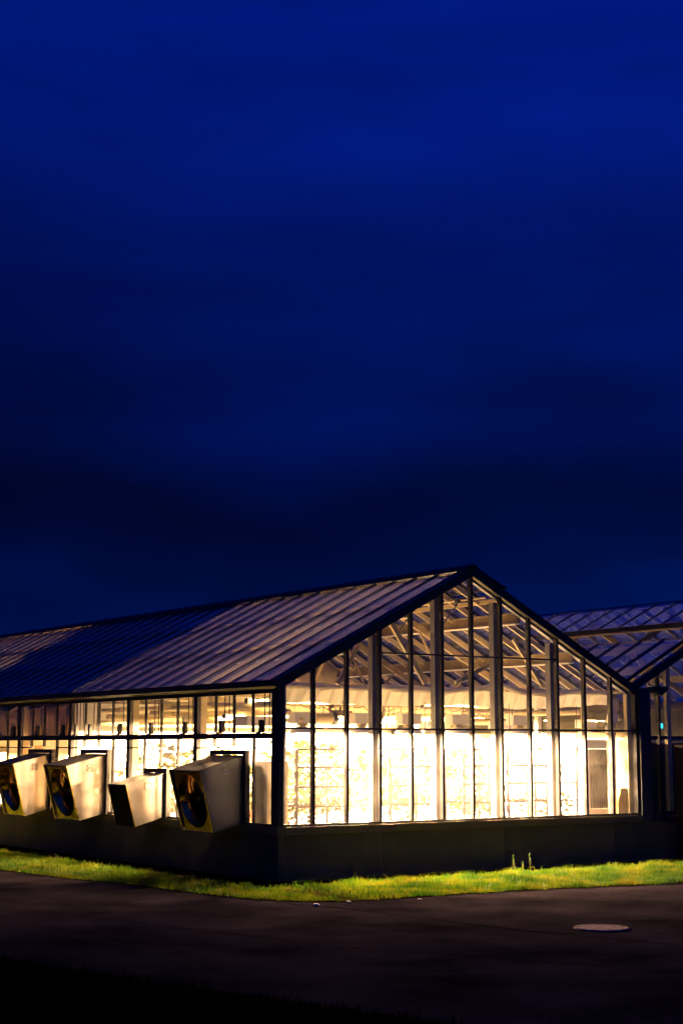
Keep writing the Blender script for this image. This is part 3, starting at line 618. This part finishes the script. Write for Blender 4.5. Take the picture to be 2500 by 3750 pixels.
fan(5.77, 6.74, .77, 1.80, -.77, 1.60, -.51, .65, True, 'brightly lit big exhaust fan left of the smallest one', grp)
fan(8.18, 9.12, .77, 1.80, -.76, 1.61, -.50, .64, True, 'leftmost exhaust fan with amber lit side panel', grp)

# ------------------------------------------------------------------ grow lamps
WARM = (1.0, .56, .27); AMBER = (1.0, .50, .19)
def lamp_proto(x, y, power, label, grp, col=WARM, z=2.15):
    T = thing('grow_lamp', (x, y, z), label, 'grow lamp', grp)
    MB().lathe([(.27, 0), (.275, .012), (.24, .06), (.13, .10), (.05, .115), (.001, .118)], (x, y, z), n=28, sx=1, sy=.75).build('reflector', 'refl', T, smooth=True)
    MB().box((x-.07, y-.05, z+.115), (x+.07, y+.05, z+.16)).build('neck', 'pale', T)
    MB().box((x-.20, y-.10, z+.16), (x+.20, y+.10, z+.33)).build('ballast', 'white', T)
    MB().tube([(x-.11, y, z+.012), (x+.11, y, z+.012)], .022, 10).build('bulb', 'bulb', T, smooth=True)
    for d in (-.15, .15): MB().tube([(x+d, y, z+.33), (x+d, y, 2.76)], .004, 5).build('hanger', 'cable', T)
    ld = bpy.data.lights.new('lamp_light', 'AREA'); ld.shape = 'ELLIPSE'; ld.size = .44; ld.size_y = .32; ld.energy = power; ld.color = col
    lo = bpy.data.objects.new('lamp_light', ld); COL.objects.link(lo); lo.parent = T; lo.location = (0, 0, -.004)
    return T
M['bulb'] = mat('lit_bulb', (.9, .8, .7), .4, emis=(1, .75, .45), estr=60)
gl = 'grow lamps hanging in the nearest compartment'
PN = 4300
names = ['first from the left', 'second from the left', 'third from the left', 'fourth from the left', 'fifth from the left']
row_x = [1.1, 2.25, 3.2, 4.25, 5.6]
for i, x in enumerate(row_x):
    lamp_proto(x, 1.05, PN, 'lit grow lamp with oval reflector, %s behind the gable glass' % names[i], gl)
for (x, y) in [(1.3, 3.3), (3.0, 3.3), (4.7, 3.3), (6.3, 3.3), (1.3, 5.6), (3.0, 5.6), (4.7, 5.6), (6.3, 5.6)]:
    lamp_proto(x, y, PN, 'lit grow lamp in the %s row behind the front lamps' % ('first' if y < 4 else 'second'), 'grow lamps of the %s deeper row' % ('first' if y < 4 else 'second'), z=2.5)
for (x, y, p) in [(1.4, 9.0, 1400), (4.5, 9.3, 300), (.8, 10.6, 9000), (.8, 12.6, 12000), (4.5, 12, 400), (1.8, 16, 2600), (5, 16, 2600), (1.8, 20, 2600), (5, 20, 2600)]:
    lamp_proto(x, y, p, 'lit grow lamp in the far compartments seen through side windows', 'far grow lamps', AMBER, 1.80 if y < 14 else 2.15)
for (x, y, p) in [(9.6, 3.6, 200), (12.5, 5.0, 150), (10, 12, 260), (12, 17, 300)]:
    lamp_proto(x, y, p, 'weak lamp inside the dim second greenhouse bay', 'lamps of the second bay', (1, .62, .25))

# ------------------------------------------------------------------ shade curtains
def curtain(name, y0, y1, z, m_, seed, x0=.15, x1=Wd-.2, sag=.03):
    r = random.Random(seed); nx, ny = 60, max(8, int((y1-y0)*8)); ph = [r.uniform(0, 6) for _ in range(6)]; vs = []; fs = []
    for j in range(ny+1):
        for i in range(nx+1):
            x = x0+(x1-x0)*i/nx; y = y0+(y1-y0)*j/ny
            zz = z+sag*math.sin(y*5.2+ph[0]+.6*math.sin(x*1.7+ph[1]))+sag*.6*math.sin(x*2.6+ph[2]+y)-.02*math.sin(x*9+ph[3])*math.sin(y*3)
            vs.append((x, y, zz))
    for j in range(ny):
        for i in range(nx): a = j*(nx+1)+i; fs.append((a, a+1, a+nx+2, a+nx+1))
    mb = MB(); mb.add(vs, fs); return mb
c1b = curtain('shade_curtain', 3.0, 6.9, 2.88, 'curtain', 5).build('shade_curtain', 'curtain', smooth=True); tag(c1b, 'white shade curtain drawn over the middle of the greenhouse', 'curtain')
c2 = curtain('shade_curtain', 7.4, 14.2, 2.72, 'blackout', 2).build('shade_curtain', 'blackout', smooth=True); tag(c2, 'closed dark screen cloth under the unlit blue roof section', 'curtain')
c3 = curtain('shade_curtain', 15, 24, 2.88, 'curtain', 3, sag=.02).build('shade_curtain', 'curtain', smooth=True); tag(c3, 'white shade curtain in the farthest lit compartment', 'curtain')
# gathered roll of cloth hanging across behind the gable
T = thing('gathered_curtain', (3.6, .52, 2.6), 'bunched white curtain cloth hanging along the eaves behind the gable glass', 'curtain')
nx, nt_ = 150, 12; vs = []; fs = []
for i in range(nx+1):
    x = .2+(Wd-.42)*i/nx; top = 2.92+.015*math.sin(x*3.1)+(.07*math.exp(-((x-4.75)/.35)**2)); hgt = .10+.02*math.sin(x*2.3+1)+.015*math.sin(x*7.7)
    for j in range(nt_):
        t = 2*math.pi*j/nt_; lump = 1+.12*math.sin(x*13+j*2.1)+.07*math.sin(x*31+j*1.3)
        vs.append((x, .50+.07*math.cos(t)*lump, top-hgt/2+hgt/2*math.sin(t)*lump))
for i in range(nx):
    for j in range(nt_): fs.append((i*nt_+j, i*nt_+(j+1) % nt_, (i+1)*nt_+(j+1) % nt_, (i+1)*nt_+j))
mb = MB(); mb.add(vs, fs); mb.build('cloth_roll', 'curtain', T, smooth=True)
M['thincloth'] = cloth('thin_white_cloth', (.97, .95, .92), .78)
nx, ny = 220, 6; vs = []; fs = []
for j in range(ny+1):
    for i in range(nx+1):
        x = .2+(Wd-.42)*i/nx; zb_ = 2.60+.02*math.sin(x*2.1)+.012*math.sin(x*8.3)+.06*max(0, x-6.2)
        z = 2.86+(zb_-2.86)*j/ny; vs.append((x, .54+.020*math.sin(x*23+j*.5)+.012*math.sin(x*51+j)+.02*math.sin(x*4), z))
for j in range(ny):
    for i in range(nx): a = j*(nx+1)+i; fs.append((a, a+1, a+nx+2, a+nx+1))
mb = MB(); mb.add(vs, fs); mb.build('hanging_fold', 'thincloth', T, smooth=True)

# ------------------------------------------------------------------ pipes, tubes, heaters and fans under the curtain
def pipe_x(y, z, r, x0, x1, label, m_='pipe', n=8):
    mb = MB(); mb.tube([(x0, y, z), (x1, y, z)], r, n); o = mb.build('heating_pipe', m_, smooth=True); tag(o, label, 'pipe', 'pipes running across the greenhouse'); return o
M['tube'] = mat('lit_tube', (.9, .85, .75), .4, emis=(1, .56, .20), estr=22)
for (y, z, x1, rl, segs) in [(1.5, 2.66, 5.6, 'upper', 3), (2.2, 2.42, 5.9, 'lower', 3)]:
    for k in range(segs):
        a = .35+(x1-.35)/segs*k; b = .35+(x1-.35)/segs*(k+1)-.12
        T = thing('tube_light', ((a+b)/2, y, z), '%s of the %s row of lit tube lights behind the gable' % (('leftmost', 'middle one', 'rightmost')[k], rl), 'tube light', 'tube lights under the curtain')
        MB().tube([(a, y, z), (b, y, z)], .034, 10).build('tube', 'tube', T, smooth=True)
        for q in (a-.03, b): MB().tube([(q, y, z), (q+.03, y, z)], .044, 10).build('end_cap', 'black', T)
        for q in (a+.2, b-.2): MB().tube([(q, y, z+.034), (q, y, 2.79)], .004, 5).build('hanger', 'cable', T)
for (y, z, r, x0, x1) in [(1.75, 2.54, .035, .3, 6.1), (2.9, 2.62, .05, .3, 7.2), (3.1, 2.50, .035, .3, 7.2), (3.5, 2.40, .05, .3, 7.2), (4.3, 2.66, .06, .3, 7.2), (4.7, 2.52, .04, .3, 7.2), (5.2, 2.42, .05, .3, 7.2), (5.9, 2.60, .05, .3, 7.2), (6.4, 2.48, .05, .3, 7.2), (6.8, 2.36, .06, .3, 7.2)]:
    pipe_x(y, z, r, x0, x1, 'cream pipe running across under the shade curtain')
for (x, z, r) in [(.5, 2.60, .05), (.75, 2.48, .05), (1.0, 2.36, .035), (6.9, 2.55, .05)]:
    mb = MB(); mb.tube([(x, .9, z), (x, 7.1, z)], r, 8); tag(mb.build('side_pipe', 'pipe', smooth=True), 'cream pipe running along beside the upper side windows', 'pipe', 'pipes along the side windows')
for (x, z, r) in [(.5, 2.55, .05), (.75, 2.40, .05), (1.4, 2.62, .06)]:
    mb = MB(); mb.tube([(x, 7.6, z), (x, 14.1, z)], r, 8); tag(mb.build('side_pipe', 'pipe', smooth=True), 'cream pipe in the dim middle compartment by the side windows', 'pipe', 'pipes of the middle compartment')
# looping cables
cabs = [(.35, 2.78, 1.6, 2.60, 1.44), (1.2, 2.70, 1.9, 2.58, 1.42), (2.0, 2.72, 2.9, 2.52, 1.3), (2.9, 2.60, 3.6, 2.50, 1.35), (3.6, 2.74, 4.3, 2.52, 1.38), (4.3, 2.62, 5.3, 2.48, 1.4), (4.9, 2.70, 6.2, 2.52, 1.9)]
for (xa, za, xb, zb, y) in cabs:
    pts = []; nl = 36
    for i in range(nl+1):
        t = i/nl; pts.append((xa+(xb-xa)*t+.03*math.sin(t*31), y+.03*math.sin(t*20), za+(zb-za)*t-.07*abs(math.sin(t*math.pi*4))))
    mb = MB(); mb.tube(pts, .007, 5); tag(mb.build('loose_cable', 'cable', smooth=True), 'thin loose cable looping along the pipes near the gable', 'cable', 'cables along the pipes')
for (x, z0, z1, y) in [(.75, 2.76, 2.52, 1.3), (1.95, 2.75, 2.35, 1.25), (2.02, 2.7, 2.30, 1.5), (2.95, 2.76, 2.25, 1.3), (3.85, 2.74, 2.28, 1.3), (4.55, 2.78, 2.4, 1.3), (5.65, 2.76, 2.24, 1.3)]:
    mb = MB(); mb.tube([(x, y, z0), (x+.03, y, (z0+z1)/2), (x-.03, y, z1)], .010, 6); tag(mb.build('drop_cable', 'cable', smooth=True), 'short dark cable hanging down between the pipes', 'cable', 'hanging cables')
# circulation fan housings
def circ(x, y, z, label, r=.06, L_=.42):
    T = thing('circulation_fan', (x, y, z), label, 'fan', 'small fans and motors under the curtain')
    MB().lathe([(.001, 0), (r, 0), (r, L_), (.001, L_)], (x, y, z), (-1, 0, 0), 14).build('housing', 'pale', T, smooth=False)
    MB().lathe([(r*.9, 0), (r*1.25, .02), (r*1.25, .07), (.001, .075)], (x, y, z), (1, 0, 0), 14).build('motor', 'black', T)
    MB().tube([(x-.15, y, z+r), (x-.15, y, 2.8)], .008, 5).build('hanger', 'cable', T); return T
circ(1.75, 1.2, 2.39, 'grey cylindrical fan with black motor in the second gable bay', .085, .55)
circ(3.65, 1.35, 2.62, 'small black motor on a bar left of the ridge line', .04, .5)
circ(5.35, 1.6, 2.62, 'small black motor on a pale tube right of the ridge line', .04, .4)
circ(5.9, 2.2, 2.40, 'pale tube with dark end in the eighth gable bay', .05, .9)
# valve manifold block
T = thing('valve_manifold', (2.0, 1.3, 2.5), 'cluster of brown valves and fittings hanging in the second gable bay', 'valves')
for k in range(7):
    x = 1.78+.07*k+random.uniform(-.02, .02); z = 2.42+random.uniform(0, .22)
    MB().tube([(x, 1.3, z-.05), (x, 1.3, z+.05)], .022, 8).build('valve', 'cable' if k % 2 else 'pot', T, smooth=True)
MB().box((1.82, 1.28, 2.44), (2.05, 1.36, 2.53)).build('control_box', 'cable', T)
MB().tube([(1.7, 1.32, 2.6), (2.3, 1.32, 2.6)], .018, 8).build('pipe', 'pipe', T)
T = thing('pipe_bracket', (3.25, 1.6, 2.3), 'brown angled pipe bracket in the fifth gable bay', 'bracket')
MB().tube([(3.35, 1.6, 2.75), (3.12, 1.6, 2.73), (3.08, 1.6, 2.45), (2.98, 1.6, 2.28)], .03, 8).build('arm', 'cable', T, smooth=True)
MB().box((2.85, 1.55, 2.45), (3.0, 1.65, 2.58)).build('box', 'cable', T)
# pale duct covers / unit heater boxes at lamp height
for (x0, x1, y, z0, z1, lb) in [(.35, .8, 1.5, 2.27, 2.42, 'pale box in the first gable bay at lamp height'), (4.6, 5.3, 2.6, 2.24, 2.44, 'long pale box with rounded look right of the ridge line'), (5.75, 6.1, 1.7, 2.26, 2.40, 'small grey box beside the pale tube at right')]:
    T = thing('unit_heater', (x0, y, z0), lb, 'heater'); bx('casing', (x0, y, z0), (x1, y+.35, z1), 'white', T); bx('end_plate', (x1+.002, y+.02, z0+.01), (x1+.06, y+.33, z1-.01), 'pale', T)
# toothed rack under a beam
T = thing('toothed_rack', (5.1, 1.45, 2.58), 'thin toothed bar beneath the pipes right of the ridge line', 'bar')
bx('rail', (4.75, 1.45, 2.585), (6.0, 1.47, 2.60), 'cable', T)
mb = MB()
for k in range(36): mb.box((4.76+.034*k, 1.45, 2.565), (4.776+.034*k, 1.47, 2.583))
mb.build('tooth', 'cable', T)['kind'] = 'stuff'

# ------------------------------------------------------------------ right end: cooling pad, duct, card
T = thing('cooling_pad', (6.95, .42, .5), 'grey corrugated panel in a white frame near the right end of the gable', 'panel')
bx('pad', (6.70, .45, .87), (7.20, .49, 1.90), 'pad', T); bx('frame', (6.62, .46, 1.904), (7.28, .52, 2.06), 'white', T); bx('frame', (6.62, .46, .02), (7.28, .52, .866), 'white', T); bx('frame', (7.204, .45, .87), (7.28, .52, 1.90), 'white', T); bx('frame', (6.62, .45, .87), (6.696, .52, 1.90), 'white', T)
for k in range(9):
    MB().box((6.705+.055*k, .435, .872), (6.715+.055*k, .449, 1.898)).build('corrugation', 'pad', T)
T = thing('vent_duct', (7.1, .38, 0), 'thick white bent pipe standing beside the right gable corner', 'duct')
MB().tube([(7.14, .36, .1), (7.14, .36, 2.15)], .085, 18).build('riser', 'white', T, smooth=True)
MB().tube([(7.14, .36, 2.15), (7.145, .36, 2.28), (7.18, .37, 2.38), (7.27, .42, 2.5), (7.33, .45, 2.6), (7.34, .46, 2.75)], [.09, .095, .10, .10, .09, .08], 18).build('elbow', 'white', T, smooth=True)
MB().lathe([(.09, 0), (.10, .005), (.10, .035), (.09, .04)], (7.14, .36, 2.14), n=18).build('collar', 'pale', T)
mb = MB(); mb.prism([(7.06, .14, .30), (7.06, .14, .98), (7.14, .14, 1.22), (7.37, .14, 1.22), (7.37, .14, 1.08), (7.30, .14, .92), (7.27, .14, .30)], (0, .03, 0)); tag(mb.build('cardboard_sheet', 'kraft'), 'brown cardboard sheet leaning inside the right corner of the gable', 'cardboard')

# ------------------------------------------------------------------ plant trolleys behind the gable glass
def trolley(x0, x1, y, label, m_='pale'):
    T = thing('plant_trolley', ((x0+x1)/2, y, 0), label, 'trolley', 'tall trolleys behind the gable glass')
    for x in (x0, x1):
        for yy in (y, y+.5): MB().bar((x, yy, .12), (x, yy, 1.90), .034, .034).build('upright', m_, T)
    for z in (1.90, 1.62, 1.32, 1.02, .5):
        for yy in (y, y+.5): MB().bar((x0+.018, yy, z), (x1-.018, yy, z), .028, .032).build('shelf_rail', m_, T)
    for z in (1.32, .5): MB().box((x0+.02, y+.02, z-.018), (x1-.02, y+.48, z-.011)).build('shelf', 'white', T)
    # slotted side
    mb = MB()
    for k in range(8): MB().box((x0-.035, y-.006, .25+k*.2), (x0-.012, y+.03, .36+k*.2)).build('slot_plate', m_, T)
    for x in (x0+.04, x1-.04):
        for yy in (y+.05, y+.45): MB().lathe([(.001, -.015), (.05, -.015), (.05, .015), (.001, .015)], (x, yy, .062), (0, 1, 0), 12).build('wheel', 'black', T)
    return T
M['cart'] = mat('trolley_steel', (.010, .005, .012), .6, 0, spec=.1)
for (a, b, lb) in [(.72, 1.62, 'first from the left, in the second gable bay'), (2.50, 3.40, 'second from the left, left of the ridge line'), (4.02, 4.75, 'third from the left, just right of the centre mullion'), (4.98, 5.85, 'fourth from the left, right of the centre'), (6.02, 6.55, 'last at the right, beside the grey panel')]:
    trolley(a, b, .62, 'metal plant trolley with rails, %s' % lb, 'cart')
for (x, lb) in [(1.50, 'leftmost of four, before the first trolley'), (3.12, 'second of four, before the second trolley'), (4.92, 'third of four, right of the centre mullion'), (6.46, 'last of four, beside the grey panel')]:
    T = thing('hanging_sensor', (x, .5, 2.7), 'dark sensor on a thin cord, %s' % lb, 'sensor')
    MB().tube([(x, .5, 2.66), (x, .5, 1.96)], .006, 5).build('cord', 'cable', T); MB().lathe([(.001, .06), (.018, .05), (.034, 0), (.018, -.05), (.001, -.07)], (x, .5, 1.90), n=10).build('body', 'black', T, smooth=True)
    MB().tube([(x, .5, 1.83), (x-.04, .5, 1.4), (x-.10, .5, 1.0)], .004, 5).build('tail_cord', 'cable', T)

# ------------------------------------------------------------------ plants on benches
def plant_mesh(seed, h, r, nl, big=1.):
    q = np.random.default_rng(seed); vs = []; fs = []
    for i in range(nl):
        u = q.uniform(0, 1); z = h*(.12+.88*u); rad = r*(.35+.65*math.sin(math.pi*(u*.85+.1)))*math.sqrt(q.uniform(.05, 1)); a = q.uniform(0, 6.283)
        p = Vector((rad*math.cos(a), rad*math.sin(a), z)); d = Vector((math.cos(a+q.normal(0, .5)), math.sin(a+q.normal(0, .5)), q.uniform(-.7, .5))).normalized(); ln = q.uniform(.06, .17)*big
        s_ = d.cross(Vector((q.normal(), q.normal(), 1))).normalized()*ln*.36; up = s_.cross(d).normalized()*ln*.12
        k = len(vs); vs += [tuple(p), tuple(p+d*ln*.45+s_+up), tuple(p+d*ln), tuple(p+d*ln*.45-s_+up), tuple(p+d*ln*.5)]; fs += [(k, k+1, k+4), (k+1, k+2, k+4), (k+2, k+3, k+4), (k+3, k, k+4)]
    return vs, fs
protos = []
for s_ in range(4):
    T = thing('potted_plant', (0, 0, 0), 'leafy potted plant in the bright rows behind the gable glass', 'plant', 'potted plants on the benches')
    vs, fs = plant_mesh(20+s_, 1.0, .36, 170); MB().add(vs, fs).build('foliage', 'leaf', T, loc=(0, 0, 0))
    mb = MB()
    for a in range(4): mb.tube([(0, 0, .1), (.05*math.cos(a*1.6), .05*math.sin(a*1.6), .5), (.14*math.cos(a*1.6), .14*math.sin(a*1.6), .9)], [.012, .009, .004], 5)
    mb.build('stem', 'leaf', T, loc=(0, 0, 0))
    MB().lathe([(.001, 0), (.09, 0), (.12, .19), (.13, .19), (.13, .21), (.11, .2), (.001, .18)], (0, 0, 0), n=14).build('pot', 'pot', T, loc=(0, 0, 0))
    protos.append(T)
used = set(); zb = .74
benches = [(.55, 1.7, 1.75, 6.8), (2.25, 3.4, 1.75, 6.8), (3.95, 5.1, 1.75, 6.8), (5.55, 6.7, 1.75, 6.8)]
bn = ['nearest the side wall', 'second from the side wall', 'third from the side wall', 'farthest from the side wall']
for i, (x0, x1, y0, y1) in enumerate(benches):
    T = thing('growing_bench', ((x0+x1)/2, (y0+y1)/2, 0), 'long white growing bench of the near compartment, %s' % bn[i], 'bench', 'growing benches')
    bx('bench_top', (x0, y0, zb-.04), (x1, y1, zb), 'white', T)
    for x in (x0+.1, x1-.1):
        for y in (y0+.3, (y0+y1)/2, y1-.3): bx('leg', (x-.02, y-.02, .012), (x+.02, y+.02, zb-.042), 'alu', T)
spots = []
for (x0, x1, y0, y1) in benches:
    for j in range(7):
        for x in (x0+.28, x1-.28):
            if random.random() < .62: spots.append((x+random.uniform(-.08, .08), y0+.35+j*.74+random.uniform(-.1, .1), zb, random.uniform(.55, 1.3), 'leafy potted plant on the growing bench %s' % bn[benches.index((x0, x1, y0, y1))], 'potted plants on the bench %s' % bn[benches.index((x0, x1, y0, y1))]))
for (a, b, w) in [(.72, 1.62, 'first trolley from the left'), (2.5, 3.4, 'second trolley from the left'), (4.02, 4.75, 'third trolley from the left'), (4.98, 5.85, 'fourth trolley from the left'), (6.02, 6.55, 'last trolley by the grey panel')]:
    spots += [(a+.25, .88, .505, .62, 'plant left on the lower shelf of the '+w, 'potted plants on trolleys'), (b-.22, .86, .505, .66, 'plant right on the lower shelf of the '+w, 'potted plants on trolleys'), ((a+b)/2, .88, 1.325, .42, 'small plant on the upper shelf of the '+w, 'potted plants on trolleys')]
for i, (x, y, z, sc, lb, gr) in enumerate(spots):
    pr_ = protos[i % 4]
    T = pr_ if i < 4 else copy_tree(pr_)
    T['label'] = lb; T['group'] = gr; T.location = (x, y, z); T.scale = (sc*1.0, sc*1.0, sc); T.rotation_euler = (0, 0, random.uniform(0, 6.28))
T = thing('cabinet', (.35, .8, 0), 'tall grey cabinet just inside the side window beside the corner', 'cabinet')
bx('carcass', (.16, .60, .02), (.55, 1.02, 1.72), 'alu', T); bx('door', (.17, .585, .08), (.54, .598, 1.70), 'pale', T)
# plants and cabinets in the middle compartment
for i in range(8):
    T = copy_tree(protos[i % 4]); T['label'] = 'leafy plant on the floor of the middle compartment by the side windows'; T['group'] = 'plants of the middle compartment'
    T.location = (1.2+(i % 2)*.9, 10.2+i*.5, .02); T.scale = (1.3,)*3; T.rotation_euler = (0, 0, i*1.3)
T = thing('cabinet', (1.6, 9.6, 0), 'pale cabinet with grey doors seen through the side windows', 'cabinet')
bx('carcass', (1.2, 8.9, .02), (1.7, 10.1, 1.75), 'white', T); bx('door', (1.17, 8.92, .1), (1.197, 9.48, 1.7), 'pale', T); bx('door', (1.17, 9.52, .1), (1.197, 10.08, 1.7), 'pale', T)
# cyan indicator in the second bay
T = thing('indicator_sign', (8.62, .6, 2.25), 'small glowing cyan sign inside the second bay', 'sign')
M['cyan'] = mat('cyan_glow', (.02, .3, .32), .5, emis=(.05, .9, 1.0), estr=1.6)
bx('face', (8.60, .55, 2.27), (8.645, .56, 2.36), 'cyan', T); bx('housing', (8.59, .562, 2.26), (8.655, .60, 2.37), 'dark', T)
